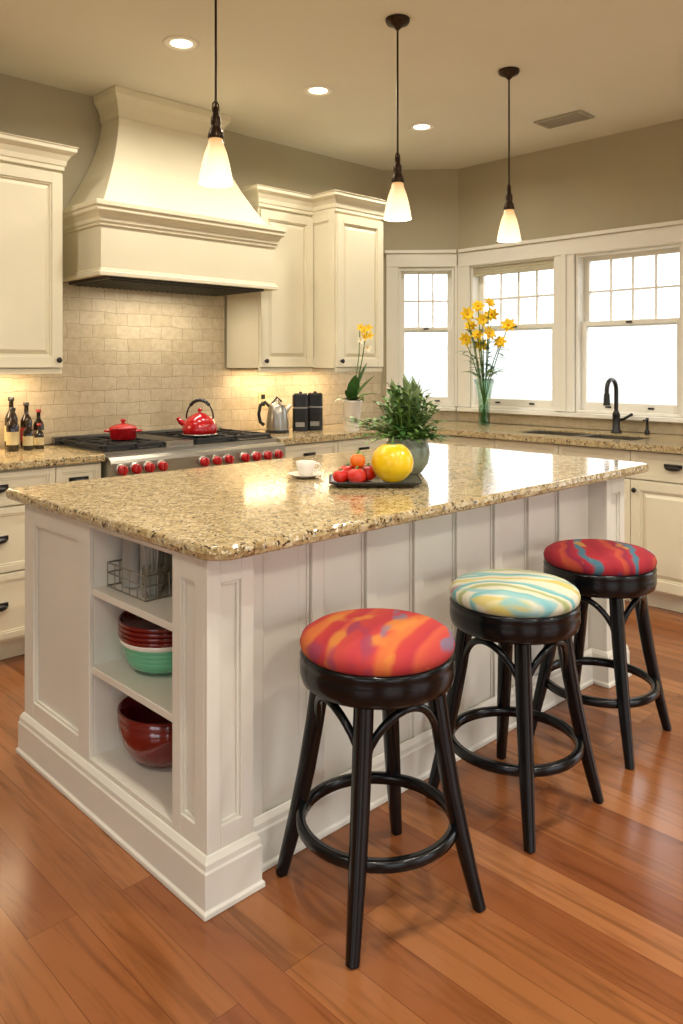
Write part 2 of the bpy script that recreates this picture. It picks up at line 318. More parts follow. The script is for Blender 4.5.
def window(name,M4,w,z0,z1,nc,meet,shade=False,sw=.038):
    b=B(); b.M=M4; e=.001
    t=.02; D=.15
    b.box(e,t,0,D,z0+e,z1-e,trimw); b.box(w-t,w-e,0,D,z0+e,z1-e,trimw); b.box(t,w-t,0,D,z1-t,z1-e,trimw); b.box(t,w-t,0,D,z0+e,z0+t,trimw)
    def sash(a0,a1,c0,c1,y,sw,bw,cols,rows):
        b.box(a0,a0+sw,y,y+.035,c0,c1,trimw); b.box(a1-sw,a1,y,y+.035,c0,c1,trimw)
        b.box(a0+sw,a1-sw,y,y+.035,c0,c0+bw,trimw); b.box(a0+sw,a1-sw,y,y+.035,c1-sw*.8,c1,trimw)
        iw=a1-a0-2*sw; ih=c1-sw*.8-c0-bw
        for i in range(1,cols): x=a0+sw+iw*i/cols; b.box(x-.007,x+.007,y+.006,y+.03,c0+bw,c1-sw*.8,trimw)
        for j in range(1,rows): z=c0+bw+ih*j/rows; b.box(a0+sw,a1-sw,y+.007,y+.029,z-.007,z+.007,trimw)
        b.add([(a0+sw,y+.018,c0+bw),(a1-sw,y+.018,c0+bw),(a1-sw,y+.018,c1-sw*.8),(a0+sw,y+.018,c1-sw*.8)],[(0,1,2,3)],pane)
    sash(t,w-t,meet-.02,z1-t,.085,sw,.035,nc,2)
    sash(t,w-t,z0+t,meet+.02,.045,sw,.055,1,1)
    b.box(w/2-.02,w/2+.02,.03,.045,meet,meet+.012,blackm)
    b.box(w*.3-.02,w*.3+.02,.035,.046,z0+t+.02,z0+t+.032,blackm); b.box(w*.7-.02,w*.7+.02,.035,.046,z0+t+.02,z0+t+.032,blackm)
    if shade:
        b.box(t+.003,w-t-.003,.012,.03,z1-.07,z1-t-.002,shadem); b.tube([(t+.004,.022,z1-.075),(w-t-.004,.022,z1-.075)],.014,shadem,10)
        for k in range(2): b.box(t+.003,w-t-.003,.006,.034,z1-.045-.02*k,z1-.04-.02*k,shadem)
    return b.done(name,bev=.002,seg=1)
def along(p,a,u): return Matrix.Translation((p[0]+math.cos(a)*u,p[1]+math.sin(a)*u,0))@Matrix.Rotation(a,4,'Z')
EA=math.radians(-90)
window('window_1',along((DX,YW),wa,W1[0]),W1[1]-W1[0],WZ0,WZ1,3,1.64,sw=.03)
window('window_2',along((XW,DY),EA,.12),.74,WZ0,WZ1,4,1.64,shade=True)
window('window_3',along((XW,DY),EA,1.01),.74,WZ0,WZ1,4,1.64)
def fill_opening(name,M4,w,z0,z1):  # framed openings added out of view to let sky light in as fill
    b=B(); b.M=M4
    for x in (0.001,w/2-.04,w-.081): b.box(x,x+.08,.03,.12,z0+.001,z1-.001,trimw)
    b.box(.08,w-.08,.03,.12,z1-.08,z1-.001,trimw); b.box(.08,w-.08,.03,.12,z0+.001,z0+.12,trimw)
    b.done(name)
fill_opening('fill_door_1',along((XW,DY),EA,3.2),1.4,.05,2.2)
fill_opening('fill_door_2',along((XW,-3),math.pi,1.0),2.4,.05,2.25)
fill_opening('fill_door_3',along((XW,-3),math.pi,4.4),2.4,.05,2.25)
fill_opening('fill_window_4',along((-3,-3),math.pi/2,1.0),2.4,.4,2.25)
# casings
b=B(); b.M=along((XW,DY),EA,0)
y0,y1=-.022,-.001
for u0,u1 in ((.008,.12),(.86,1.01),(1.75,1.87)):
    b.box(u0,u1,y0,y1,1.035,2.13,trimw)
    if u1-u0>.13: b.box((u0+u1)/2-.02,(u0+u1)/2+.02,y0-.012,y0,1.035,2.13,trimw)
b.box(.012,1.87,y0,y1,2.131,2.235,trimw); b.box(.03,1.89,y0-.02,y1,2.236,2.262,trimw); b.box(.012,1.87,y0-.008,y1,2.125,2.14,trimw)
b.box(.03,1.92,-.06,.0,1.002,1.03,trimw)
b.done('trim_1',bev=.003,seg=2)
b=B(); b.M=along((DX,YW),wa,0)
b.box(.03,W1[0],y0,y1,1.035,2.13,trimw); b.box(W1[1],.586,y0,y1,1.035,2.13,trimw)
b.box(.03,.582,y0,y1,2.131,2.235,trimw); b.box(.02,.575,y0-.02,y1,2.236,2.262,trimw); b.box(.02,.57,-.05,0,1.002,1.03,trimw)
b.done('trim_2',bev=.003,seg=2)
# backsplash
b=B(); b.box(-1.0,DX-.03,YW-.010,YW-.001,.925,1.335,tile); b.box(1.76,3.005,YW-.010,YW-.001,1.336,1.90,tile)
b.done('trim_3')
b=B(); b.box(XW-.012,XW-.001,.6,DY-.02,.925,1.0,tile); b.M=along((DX,YW),wa,0); b.box(.02,.57,-.012,-.001,.925,1.0,tile); b.done('trim_4')
b=B(); b.sweep([(XW-.001,-2.9),(XW-.001,.55)],[(0,0.001),(-.018,.001),(-.018,.1),(-.005,.13),(0,.13)],trimw); b.done('baseboard_east')
b=B(); b.box(-2.99,-1.1,YW-.018,YW-.001,.001,.13,trimw); b.done('baseboard_north',bev=.004)

# ------------------------------------------------------------------ island
isl=empty('kitchen_island',(0,0,0))
b=B(); W=white; IX0,IX1=1.122,3.27; IYF,IYB=1.685,2.745; PX=1.252; PY=1.624
b.box(IX0,1.46,2.255,IYB,.001,.885,W)
b.box(IX0,PX,PY+.015,1.785,.001,.885,W)
b.box(PX,1.46,IYF,1.785,.001,.885,W)
b.box(1.46,3.11,IYF,IYB,.001,.885,W)
b.box(3.11,IX1,1.615,IYB,.001,.885,W)
b.box(IX0,1.46,1.785,2.255,.001,.16,W); b.box(IX0,1.46,1.785,2.255,.862,.885,W)
b.box(IX0-.008,1.46,1.785,2.255,.415,.437,W); b.box(IX0-.008,1.46,1.785,2.255,.655,.677,W)
b.M=west(IX0,IYB)
frame(b,0,.49,.14,.885,0,.075,.075,.06,W)
b.box(.49,.96,-.015,0,.862,.885,W); b.box(.49,.96,-.015,0,.14,.16,W)
frame(b,.96,IYB-PY-.0155,.14,.885,0,.04,.075,.06,W)
b.M=Matrix.Identity(4)
frame(b,IX0-.015,PX,.14,.885,PY+.015,.04,.075,.06,W)
frame(b,3.11,3.27,.14,.885,1.615,.04,.075,.06,W)
x=1.275
while x<3.06:
    x1=min(x+.045,3.11); b.box(x,x1,IYF-.013,IYF,.14,.885,W)
    for q in (x-.013,x1+.006):
        if PX<q<3.10: b.box(q,q+.007,IYF-.006,IYF,.14,.885,W)
    x+=.225
b.box(PX,3.11,IYF-.011,IYF,.85,.885,W)
BASE=[(0,.001),(.022,.001),(.022,.014),(.016,.02),(.016,.108),(.013,.114),(.012,.128),(.004,.142),(0,.145)]
b.sweep([(IX0-.015,IYB),(IX0-.015,PY),(PX,PY),(PX,1.673),(3.11,1.673),(3.11,1.60),(3.27,1.60),(3.27,IYB)],BASE,W,closed=True)
b.done('base_cabinet_body',bev=.002,parent=isl)
def slab(x0,x1,y0,y1,z0,z1,rad):
    pts=[]
    cs=[(x0,y0,math.pi,rad[0]),(x1,y0,1.5*math.pi,rad[1]),(x1,y1,0,rad[2]),(x0,y1,.5*math.pi,rad[3])]
    for cx,cy,a0,r in cs:
        ox=cx+(r if cx==x0 else -r); oy=cy+(r if cy==y0 else -r)
        for i in range(9):
            a=a0+math.pi/2*i/8; pts.append(Vector((ox+r*math.cos(a),oy+r*math.sin(a))))
    out=[]
    for i in range(len(pts)):
        p=pts[i];q=pts[(i+1)%len(pts)]; n=max(1,int((q-p).length/.012))
        for k in range(n): out.append(p+(q-p)*k/n)
    n=len(out); rings=[]
    for z,ins,j in ((z0,.005,.001),(z0+.005,.000,.003),((z0+z1)/2,-.003,.004),(z1-.006,.000,.003),(z1-.001,.004,.001),(z1,.008,0)):
        rg=[]
        for i,p in enumerate(out):
            t=(out[(i+1)%n]-out[i-1]).normalized(); nr=Vector((-t.y,t.x))
            q=p+nr*(ins+j*noise.noise(Vector((p.x*45,p.y*45,z*90)))); rg.append((q.x,q.y,z))
        rings.append(rg)
    return rings
b=B(); b.loft(slab(1.072,3.42,1.545,2.83,.886,.922,(.07,.05,.03,.02)),granite,smooth=False)
b.done('countertop',parent=isl)

# ------------------------------------------------------------------ perimeter base cabinets
def toe(b,x0,x1,y,yb): b.box(x0,x1,y,yb,.10,.884,cream); b.box(x0,x1,y+.06,yb,.001,.10,cream)
b=B(); toe(b,-1.0,1.835,3.62,4.20)
xs=[-1.0,-.4,.2,.62,1.06,1.60,1.832]
for i in range(6):
    a,c=xs[i],xs[i+1]; drawer(b,a,c,.72,.878,3.62,cream)
    if i in(4,): drawer(b,a,c,.42,.716,3.62,cream); drawer(b,a,c,.115,.416,3.62,cream)
    else: door(b,a,c,.115,.716,3.62,cream,(a+.03,.66))
b.done('base_cabinet',bev=.0015,seg=1)
b=B(); toe(b,2.965,4.25,3.62,4.20)
for a,c in ((2.968,3.45),(3.45,3.93)): drawer(b,a,c,.72,.878,3.62,cream); door(b,a,c,.115,.716,3.62,cream,(c-.03,.66))
b.box(3.93,4.20,3.60,3.62,.115,.878,cream)
b.done('base_cabinet',bev=.0015,seg=1)
b=B(); b.M=west(4.26,3.58)
b.box(0,2.98,0,.66,.10,.70,cream); b.box(0,2.98,.06,.66,.001,.10,cream); b.box(0,.66,0,.66,.70,.884,cream);b.box(1.52,2.98,0,.66,.70,.884,cream); b.box(.66,1.52,0,.02,.70,.884,cream)
us=[.06,.62,1.085,1.54,2.02,2.5,2.98]
for i in range(6):
    a,c=us[i],us[i+1]
    drawer(b,a,c,.72,.878,0,cream,pull=i not in(1,2)); door(b,a,c,.115,.716,0,cream,((c-.03) if i in (0,1,4) else (a+.03),.66))
b.done('base_cabinet',bev=.0015,seg=1)
Z0,Z1=.886,.922
b=B(); b.box(-1.0,1.838,3.57,4.208,Z0,Z1,granite); b.done('countertop',bev=.006)
b=B()
b.prism([(2.962,3.57),(4.2,3.57),(4.2,2.90),(4.915,2.90),(4.915,3.765),(4.52,4.208),(2.962,4.208)],Z0,Z1,granite)
b.box(4.2,4.36,2.08,2.9,Z0,Z1,granite); b.box(4.68,4.915,2.08,2.9,Z0,Z1,granite); b.box(4.2,4.915,.6,2.08,Z0,Z1,granite)
b.done('countertop')
# sink
b=B()
for y0_,y1_ in ((2.085,2.47),(2.50,2.895)):
    x0,x1,zb=4.362,4.678,.73
    b.box(x0,x1,y0_,y1_,zb,zb+.006,steel); b.box(x0,x0+.008,y0_,y1_,zb,.915,steel); b.box(x1-.008,x1,y0_,y1_,zb,.915,steel); b.box(x0,x1,y0_,y0_+.008,zb,.915,steel); b.box(x0,x1,y1_-.008,y1_,zb,.915,steel)
    b.lathe([(.04,0),(.04,.004),(.02,.005)],((x0+x1)/2,(y0_+y1_)/2,zb+.006),dsteel,20)
b.box(4.362,4.678,2.47,2.50,.90,.912,steel)
b.done('kitchen_sink')
# faucet
b=B(); b.lathe([(.034,0),(.034,.012),(.025,.02),(.023,.11),(.025,.115),(.02,.13),(.016,.14)],(0,0,0),blackm,20)
pts=[(0,0,.12),(0,0,.25)]
for i in range(11):
    a=math.pi*i/10; pts.append((-.07+.07*math.cos(a),0,.275+.07*math.sin(a)))
pts+=[(-.14,0,.24)]
b.tube(pts,.0135,blackm,12); b.tube([(-.14,0,.255),(-.14,0,.18)],[.017,.022],blackm,12)
b.tube([(0,0,.08),(0,-.05,.09),(0,-.1,.12)],[.011,.009,.008],blackm,10); b.ell((0,-.1,.12),(.011,.011,.011),blackm,10,6)
b.done('kitchen_faucet',(4.79,2.40,.923),.05)
b=B(); b.lathe([(.016,0),(.016,.02),(.01,.03),(.008,.09),(.012,.095),(.008,.105)],(0,0,0),blackm,14); b.tube([(0,0,.095),(-.05,0,.09)],.006,blackm,8); b.done('soap_dispenser',(4.80,2.20,.923))

# ------------------------------------------------------------------ range
b=B(); RX0,RX1=1.845,2.955
b.box(RX0,RX1,3.58,4.20,.08,.905,steel)
b.box(RX0,RX1,3.60,4.20,.905,.925,steel)
b.loft([[(x,3.58,.905),(x,3.555,.903),(x,3.535,.89),(x,3.53,.875),(x,3.53,.80),(x,3.545,.79),(x,3.58,.79)] for x in (RX0,RX1)],steel)
for a,c in ((RX0+.01,2.42),(2.43,RX1-.01)):
    b.box(a,c,3.55,3.58,.25,.775,steel); b.box(a+.08,c-.08,3.545,3.55,.36,.62,plasticb)
    b.tube([(a+.03,3.50,.72),(c-.03,3.50,.72)],.013,steel,12)
    for x in(a+.05,c-.05): b.tube([(x,3.55,.72),(x,3.50,.72)],.009,steel,8)
b.box(RX0+.01,RX1-.01,3.56,3.58,.1,.24,steel)
for x in (RX0+.04,RX1-.04):
    for y in (3.64,4.14): b.tube([(x,y,.001),(x,y,.09)],.02,dsteel,12)
b.box(RX0,RX1,4.17,4.20,.925,.965,steel)
R=Matrix.Rotation(math.radians(90),3,'X')
for x in (1.90,1.975,2.05,2.125,2.38,2.46,2.54,2.65,2.73,2.81,2.89):
    b.lathe([(.031,0),(.031,.006),(.026,.008)],(x,3.53,.842),steel,20,R=R)
    b.lathe([(.024,.006),(.025,.012),(.022,.034),(.018,.037),(0,.038)],(x,3.53,.842),redE,20,R=R)
    b.box(x-.004,x+.004,3.486,3.495,.82,.864,redE)
def grate(x0,x1):
    z=.936
    for y in (3.64,3.89,3.90,4.15): b.box(x0,x1,y-.007,y+.007,z,z+.018,iron)
    for x in (x0,x1): b.box(x-.007,x+.007,3.64,4.15,z,z+.018,iron)
    for yy in (3.77,4.02):
        cx=(x0+x1)/2
        b.box(x0,x1,yy-.006,yy+.006,z+.002,z+.02,iron); b.box(cx-.006,cx+.006,yy-.12,yy+.12,z+.002,z+.02,iron)
        for s in (-1,1): b.tube([(cx-.11,yy-.11*s,z+.01),(cx+.11,yy+.11*s,z+.01)],.006,iron,6)
        b.lathe([(.05,0),(.05,.008),(.035,.012),(.03,.02),(0,.021)],(cx,yy,.925),iron,20)
    for x in(x0,x1):
        for y in(3.64,4.15): b.box(x-.01,x+.01,y-.01,y+.01,.925,z,iron)
b.box(RX0+.02,2.205,3.62,4.165,.925,.928,iron);b.box(2.395,RX1-.02,3.62,4.165,.925,.928,iron)
for a,c in ((1.875,2.03),(2.045,2.195),(2.41,2.66),(2.675,2.925)): grate(a,c)
b.box(2.215,2.385,3.63,4.16,.925,.95,steel); b.box(2.225,2.375,3.69,4.15,.95,.953,dsteel)
b.done('gas_range')
# ------------------------------------------------------------------ range hood
b=B(); C=cream; hx0,hx1,hy=1.875,3.005,3.69; yb=4.208
def rect(x0,x1,y0,z): return [(x0,y0,z),(x1,y0,z),(x1,yb,z),(x0,yb,z)]
b.box(hx0,hx1,hy,yb,1.825,2.15,C)
b.box(hx0+.06,hx1-.06,hy+.03,yb-.02,1.806,1.825,dsteel)
b.box(hx0+.08,hx1-.08,hy+.05,yb-.04,1.802,1.806,iron)
xx=hx0+.10
while xx<hx1-.10: b.box(xx,xx+.008,hy+.06,yb-.05,1.797,1.802,dsteel); xx+=.035
b.sweep([(hx0,yb),(hx0,hy),(hx1,hy),(hx1,yb)],[(0,1.815),(.014,1.815),(.014,1.835),(.008,1.84),(.006,1.85),(0,1.855)],C)
pr=[(0,2.07),(.008,2.07),(.010,2.085),(.016,2.09),(.018,2.11),(.03,2.13),(.042,2.142),(.042,2.16),(.05,2.165),(.05,2.19),(0,2.19)]
b.sweep([(hx0,yb),(hx0,hy),(hx1,hy),(hx1,yb)],pr,C)
rings=[]
tx0,tx1,ty=2.14,2.82,4.0
for i in range(15):
    t=i/14; k=(1-t)**1.5; z=2.19+t*(2.74-2.19)
    rings.append(rect(tx0+(hx0+.02-tx0)*k,tx1+(hx1-.02-tx1)*k,ty+(hy+.02-ty)*k,z))
b.loft(rings,C,True,False)
b.box(tx0,tx1,ty,yb,2.74,2.898,C)
b.sweep([(tx0,yb),(tx0,ty),(tx1,ty),(tx1,yb)],[(0,2.75),(.006,2.75),(.01,2.79),(.025,2.83),(.045,2.86),(.05,2.898),(0,2.898)],C)
b.done('range_hood',bev=.002,seg=1)
# ------------------------------------------------------------------ wall cabinets
def upper(x0,x1,yf,doors,z0=1.34,z1=2.47,side=None):
    b=B(); b.box(x0,x1,yf,4.208,z0,z1-.02,cream)
    for (a,c,kx) in doors: door(b,a,c,z0+.005,z1-.135,yf,cream,(kx,z0+.045))
    b.sweep([(x0,4.208),(x0,yf-.006),(x1,yf-.006),(x1,4.208)],[(o,z1+z) for o,z in CROWN],cream)
    b.box(x0+.005,x1-.005,yf-.012,yf+.01,z0-.025,z0,cream)
    if side:
        b.M=west(x0,4.208); w=4.208-yf; frame(b,0,w,z0,z1-.12,0,.05,.055,.055,cream,.008); b.M=Matrix.Identity(4)
    return b.done('wall_cabinet',bev=.0015,seg=1)
upper(.42,1.752,3.87,[(.425,.855,.45),(.86,1.30,1.27),(1.302,1.748,1.72)])
upper(3.020,3.465,3.87,[(3.022,3.463,3.055)])
upper(3.469,3.91,3.65,[(3.472,3.907,3.50)],side=True)
# ------------------------------------------------------------------ lights
WARM=(1,.93,.81)
def light(name,t,loc,power,col,size=.1,rot=(0,0,0),parent=None,**k):
    l=bpy.data.lights.new(name,t); l.energy=power; l.color=col
    if t=='AREA': l.shape=k.get('shape','DISK'); l.size=size
    if t=='AREA' and 'size_y' in k: l.size_y=k['size_y']
    if t=='AREA' and 'spread' in k: l.spread=k['spread']
    if t in('POINT','SPOT'): l.shadow_soft_size=size
    o=bpy.data.objects.new(name,l); COL.objects.link(o); o.location=loc; o.rotation_euler=rot
    if parent: o.parent=parent
    return o
CANS_AND_FILL=[(2.048,3.22),(2.95,3.24),(3.88,3.27),(.9,3.2),(.9,.9),(2.2,.5),(3.6,.5),(-.6,-.9),(1.2,-1.2),(3.0,-1.2),(-.9,1.6)]  # first three are in view; the others are added unseen as fill light
for (x,y) in CANS_AND_FILL:
    e=empty('recessed_and_fill_downlight',(x,y,H))
    b=B(); b.lathe([(.052,-.001),(.052,-.006),(.075,-.008),(.085,-.004),(.086,-.001)],(0,0,0),trimw,28,cap0=False,cap1=False)
    b.done('trim_ring',parent=e); b=B(); b.lathe([(.052,-.002),(0,-.0025)],(0,0,0),lampd,28,cap0=False,cap1=False); b.done('lens',parent=e)
    light('lamp','AREA',(0,0,-.012),9 if y>3 else 16.5,WARM,.1,parent=e,spread=math.radians(160))
def pendant(x,y):
    e=empty('pendant_light',(x,y,2.01))
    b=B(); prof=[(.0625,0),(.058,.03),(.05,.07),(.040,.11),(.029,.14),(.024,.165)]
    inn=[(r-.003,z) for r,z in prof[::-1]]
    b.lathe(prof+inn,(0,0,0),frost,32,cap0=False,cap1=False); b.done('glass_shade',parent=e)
    b=B(); b.lathe([(.027,.160),(.029,.168),(.024,.19),(.016,.205),(.018,.215),(.018,.235),(.012,.245),(.010,.27),(.004,.28)],(0,0,0),bronze,24)
    ht=H-2.01
    b.tube([(0,0,.27),(0,0,ht-.03)],.0045,bronze,8)
    b.tube([(0,0,.245),(.014,0,.26),(.012,0,.285),(0,0,.3),(-.012,0,.285),(-.014,0,.26)],.003,bronze,6,closed=True)
    b.lathe([(.006,ht-.05),(.02,ht-.035),(.05,ht-.02),(.055,ht-.008),(.055,ht-.001)],(0,0,0),bronze,28)
    b.done('stem_and_canopy',parent=e)
    light('bulb','POINT',(0,0,.03),4.5,WARM,.025,parent=e)
for x in (1.625,2.60,3.47): pendant(x,2.33)
b=B(); b.box(-.16,.16,-.09,.09,-.012,-.001,ventm)
for i in range(9): y=-.07+i*.0165; b.box(-.14,.14,y,y+.006,-.016,-.012,ventm)
b.done('ceiling_vent',(4.40,2.55,H),math.radians(90))
UC=(1,.74,.46)
light('undercabinet_lamp','AREA',(1.25,4.08,1.33),6,UC,.9,shape='RECTANGLE',size_y=.04)
light('undercabinet_lamp','AREA',(3.25,4.08,1.33),2.6,UC,.35,shape='RECTANGLE',size_y=.04)
light('undercabinet_lamp','AREA',(3.70,4.05,1.33),2.6,UC,.35,shape='RECTANGLE',size_y=.04)
light('hood_lamp','AREA',(2.44,3.95,1.79),4,(1,.88,.70),.6,shape='RECTANGLE',size_y=.1)

# ------------------------------------------------------------------ stools
def stool(x,y,rot,fab,h=.69):
    e=empty('bar_stool',(x,y,0),rot)
    b=B()
    b.lathe([(.150,.545),(.183,.548),(.195,.556),(.200,.575),(.200,.60),(.197,.612),(.200,.618),(.197,.628),(.18,.632)],(0,0,0),lacq,48)
    b.done('seat_rim',parent=e)
    b=B(); b.lathe([(.17,.626),(.190,.628),(.198,.638),(.200,.650),(.195,.664),(.177,.676),(.14,.685),(.08,.690),(0,.692)],(0,0,0),fab,56); b.done('cushion',parent=e)
    b=B(); sq=[(math.copysign(abs(math.cos(a))**.6,math.cos(a)),math.copysign(abs(math.sin(a))**.6,math.sin(a))) for a in [2*math.pi*k/16 for k in range(16)]]
    def legp(a,z):
        t=z/.57; r=.262-.115*t+.012*math.sin(math.pi*t)*-1
        return Vector((r*math.cos(a),r*math.sin(a),z))
    for q in range(4):
        a=math.pi/4+q*math.pi/2
        zs=[.001,.08,.18,.3,.42,.5,.57]; b.tube([legp(a,z) for z in zs],[.0145,.0165,.019,.0205,.0215,.022,.022],lacq,16,sec=sq)
        a2=a+math.pi/2
        pts=[]
        p0=legp(a,.385)
        for i in range(17):
            t=i/16; s=math.sin(math.pi*t)**.55; ang=a+(a2-a)*t
            rr=.185+(.125-.185)*s*.6+ (p0.xy.length-.014-.185)*(1-s)
            pts.append((rr*math.cos(ang),rr*math.sin(ang),.385+.145*s))
        b.tube(pts,.0105,lacq,10)
    b.tube([(.198*math.cos(2*math.pi*i/48),.198*math.sin(2*math.pi*i/48),.19) for i in range(48)],1,lacq,closed=True,sec=[(-.014,-.011),(-.014,.006),(-.009,.011),(.009,.011),(.014,.006),(.014,-.011)])
    b.done('legs_and_footrest',parent=e)
stool(1.472,1.39,math.radians(-14),fab1)
stool(2.09,1.385,math.radians(-2),fab2)
stool(2.70,1.42,math.radians(5),fab3)

# ------------------------------------------------------------------ island shelf contents
b=B()
def bowl(b,z,r,h,mat,c=(0,0),th=.005,foot=.45):
    pr=[(r*foot,z),(r*foot*1.05,z+.004)]+[(r*(foot+(1-foot)*math.sin(math.pi/2*t)**1),z+.004+(h-.004)*(1-math.cos(math.pi/2*t))) for t in (.2,.4,.6,.8,1)]
    inn=[(rr-th,zz+th*.4) for rr,zz in pr[:1:-1]]
    b.lathe(pr+[(r-th*.5,z+h+.002)]+inn+[(0,z+.012)],(c[0],c[1],0),mat,40,cap1=False)
for i in range(4): bowl(b,.014*i,.118+.004*i,.05,greenC,foot=.5)
bowl(b,.066,.135,.036,whiteC,foot=.6)
for i in range(4): bowl(b,.08+.014*i,.138,.034,redD,foot=.6)
b.done('stacked_dishes',(1.276,2.10,.4375))
b=B(); bowl(b,0,.145,.14,redD,th=.007,foot=.42); bowl(b,.022,.146,.14,redD,th=.007,foot=.42)
b.done('mixing_bowl',(1.280,2.095,.1605))
b=B()
b.lathe([(.036,.004),(.036,.150),(.038,.151),(.038,.162),(.03,.168),(.008,.169),(.008,.174),(0,.175)],(-.045,.070,0),canm,28)
b.lathe([(.036,.004),(.036,.140),(.038,.141),(.038,.150),(.03,.155),(0,.156)],(-.03,-.012,0),canm,28)
b.lathe([(.03,.004),(.03,.12),(.026,.13),(.018,.135),(.018,.155),(0,.156)],(.05,.05,0),canm,24)
b.lathe([(.03,.003),(.033,.09),(.03,.09),(.028,.006)],(-.065,-.072,0),jarg,24,cap1=False)
for q,(dx,dy) in enumerate(((.0,.0),(.008,.006),(-.008,.004),(.004,-.007))): b.tube([(-.065+dx,-.072+dy,.008),(-.065+dx*2.5,-.072+dy*2.5,.150)],.003,canm,6); b.ell((-.065+dx*2.5,-.072+dy*2.5,.155),(.010,.006,.014),canm,10,6)
def rr4(x0,x1,y0,y1,z): return [(x0,y0,z),(x1,y0,z),(x1,y1,z),(x0,y1,z)]
for z in (.004,.045,.075): b.tube(rr4(-.11,.09,-.11,.115,z),.0025,steel,6,closed=True)
for i in range(6):
    y=-.11+.225*i/5
    for x in(-.11,.09): b.tube([(x,y,.004),(x,y,.075)],.002,steel,6)
for i in range(1,5):
    x=-.11+.2*i/5
    for y in(-.11,.115): b.tube([(x,y,.004),(x,y,.075)],.002,steel,6)
b.done('wire_caddy_with_canisters',(1.265,2.115,.6775))

# ------------------------------------------------------------------ countertop items
CT=.9225
ft=empty('fruit_tray',(2.09,1.985,CT))
b=B()
def rrect(w,d,r,z,n=6):
    o=[]
    for cx,cy,a0 in ((w-r,d-r,0),(-w+r,d-r,90),(-w+r,-d+r,180),(w-r,-d+r,270)):
        for i in range(n+1):
            a=math.radians(a0+90*i/n); o.append((cx+r*math.cos(a),cy+r*math.sin(a),z))
    return o
b.loft([rrect(.135,.085,.03,0),rrect(.14,.09,.03,.003),rrect(.165,.115,.035,.016),rrect(.165,.115,.035,.019),rrect(.16,.11,.035,.019),rrect(.138,.088,.03,.006)],steel,smooth=False)
b.tube(rrect(.165,.115,.035,.018),.004,iron,8,closed=True)
b.done('tray',(0,0,0),math.radians(-44),parent=ft)
def lump(name,c,r,mat,stem=True,ribs=0,amp=.05,sq=.9):
    b=B(); seg=32; n=16; rings=[]
    for i in range(n+1):
        ph=math.pi*i/n; rg=[]
        for j in range(seg):
            th=2*math.pi*j/seg; k=1+(amp*math.cos(ribs*th)*math.sin(ph) if ribs else 0)
            dz=-.12*math.exp(-((math.pi-ph)/.35)**2)
            rg.append((r*math.sin(ph)*math.cos(th)*k,r*math.sin(ph)*math.sin(th)*k,r*sq*(1-math.cos(ph)+dz)))
        rings.append(rg)
    b.loft(rings,mat,False,False,True)
    if stem:
        b.tube([(0,0,r*sq*1.86),(.003,.002,r*sq*2.05),(.008,.003,r*sq*2.2)],[.005,.004,.003],stemm,6)
        for k in range(5): a=k*1.257; b.leaf((0,0,r*sq*1.9),(math.cos(a),math.sin(a),.15),r*.4,r*.18,.2,leafd,3)
    o=b.done(name,Vector(c)-ft.location,parent=ft)
    return o
TZ=CT+.0065
lump('yellow_melon',(2.125,1.930,TZ),.077,yfruit,ribs=6,amp=.015,sq=.97)
for i,(x,y,r,m) in enumerate([(2.035,2.075,.036,tomato),(2.01,2.00,.034,tomato),(2.10,2.03,.034,tomato),(2.115,2.085,.034,orangef),(1.985,2.06,.028,tomato)]):
    lump('orange' if m is orangef else 'tomato',(x,y,TZ),r,m,ribs=5,amp=.03,sq=.85)
lump('bell_pepper',(2.045,2.03,TZ+.05),.030,orangef,ribs=4,amp=.08,sq=.95)
lump('bell_pepper',(2.09,2.07,TZ+.055),.026,leafm,ribs=4,amp=.08,sq=.95)
# cup and saucer
b=B(); b.lathe([(.035,0),(.04,.002),(.068,.012),(.072,.016),(.066,.015),(.03,.006),(0,.006)],(0,0,0),whiteC,36,cap1=False)
b.lathe([(.02,.007),(.024,.009),(.034,.03),(.039,.062),(.0365,.062),(.031,.03),(.018,.013),(0,.012)],(0,0,0),whiteC,32,cap1=False)
b.tube([(.036,0,.05),(.055,0,.052),(.062,0,.04),(.052,0,.025),(.034,0,.024)],.004,whiteC,8)
b.done('teacup_and_saucer',(2.02,2.29,CT),math.radians(-20))
# potted plant
e=empty('potted_plant',(2.40,2.10,CT))
b=B(); b.lathe([(.05,0),(.06,.004),(.086,.04),(.094,.08),(.088,.115),(.075,.135),(.078,.142),(.070,.142),(.066,.13),(.07,.12),(0,.12)],(0,0,0),potC,40,cap1=False); b.done('round_pot',parent=e)
b=B(); b.lathe([(.068,.121),(0,.124)],(0,0,0),soil,24,cap0=False,cap1=False)
LFT=Vector((-.72,.69,0)); BK=Vector((.69,.72,0))
for k in range(115):
    a=random.uniform(0,6.283); el=random.uniform(.05,1.45); L=random.uniform(.10,.17)*(1.15 if el>1.1 else 1)
    d=Vector((math.cos(a)*math.cos(el),math.sin(a)*math.cos(el),math.sin(el)))
    if d.dot(LFT)>0: L*=1+.5*d.dot(LFT)
    if d.dot(BK)<-.3: L*=.8
    base=Vector((math.cos(a)*.045*random.random(),math.sin(a)*.045*random.random(),.125))
    pts=[base+d*L*t+Vector((0,0,.03*math.sin(t*2)-.03*t*t*(math.cos(el)))) for t in (0,.25,.5,.75,1)]
    b.tube(pts,[.003,.0026,.0022,.0018,.0012],stemm,5)
    q_=random.random(); mt=leafm if q_<.45 else (leafg if q_<.8 else leafd)
    for j in range(9):
        t=.25+.75*j/8; p=base+d*L*t+Vector((0,0,.03*math.sin(t*2)-.03*t*t*math.cos(el))); aa=j*2.4+a
        dd=(d*.6+Vector((math.cos(aa),math.sin(aa),.3))).normalized(); b.leaf(p,dd,random.uniform(.028,.048),random.uniform(.016,.026),.3,mt,3)
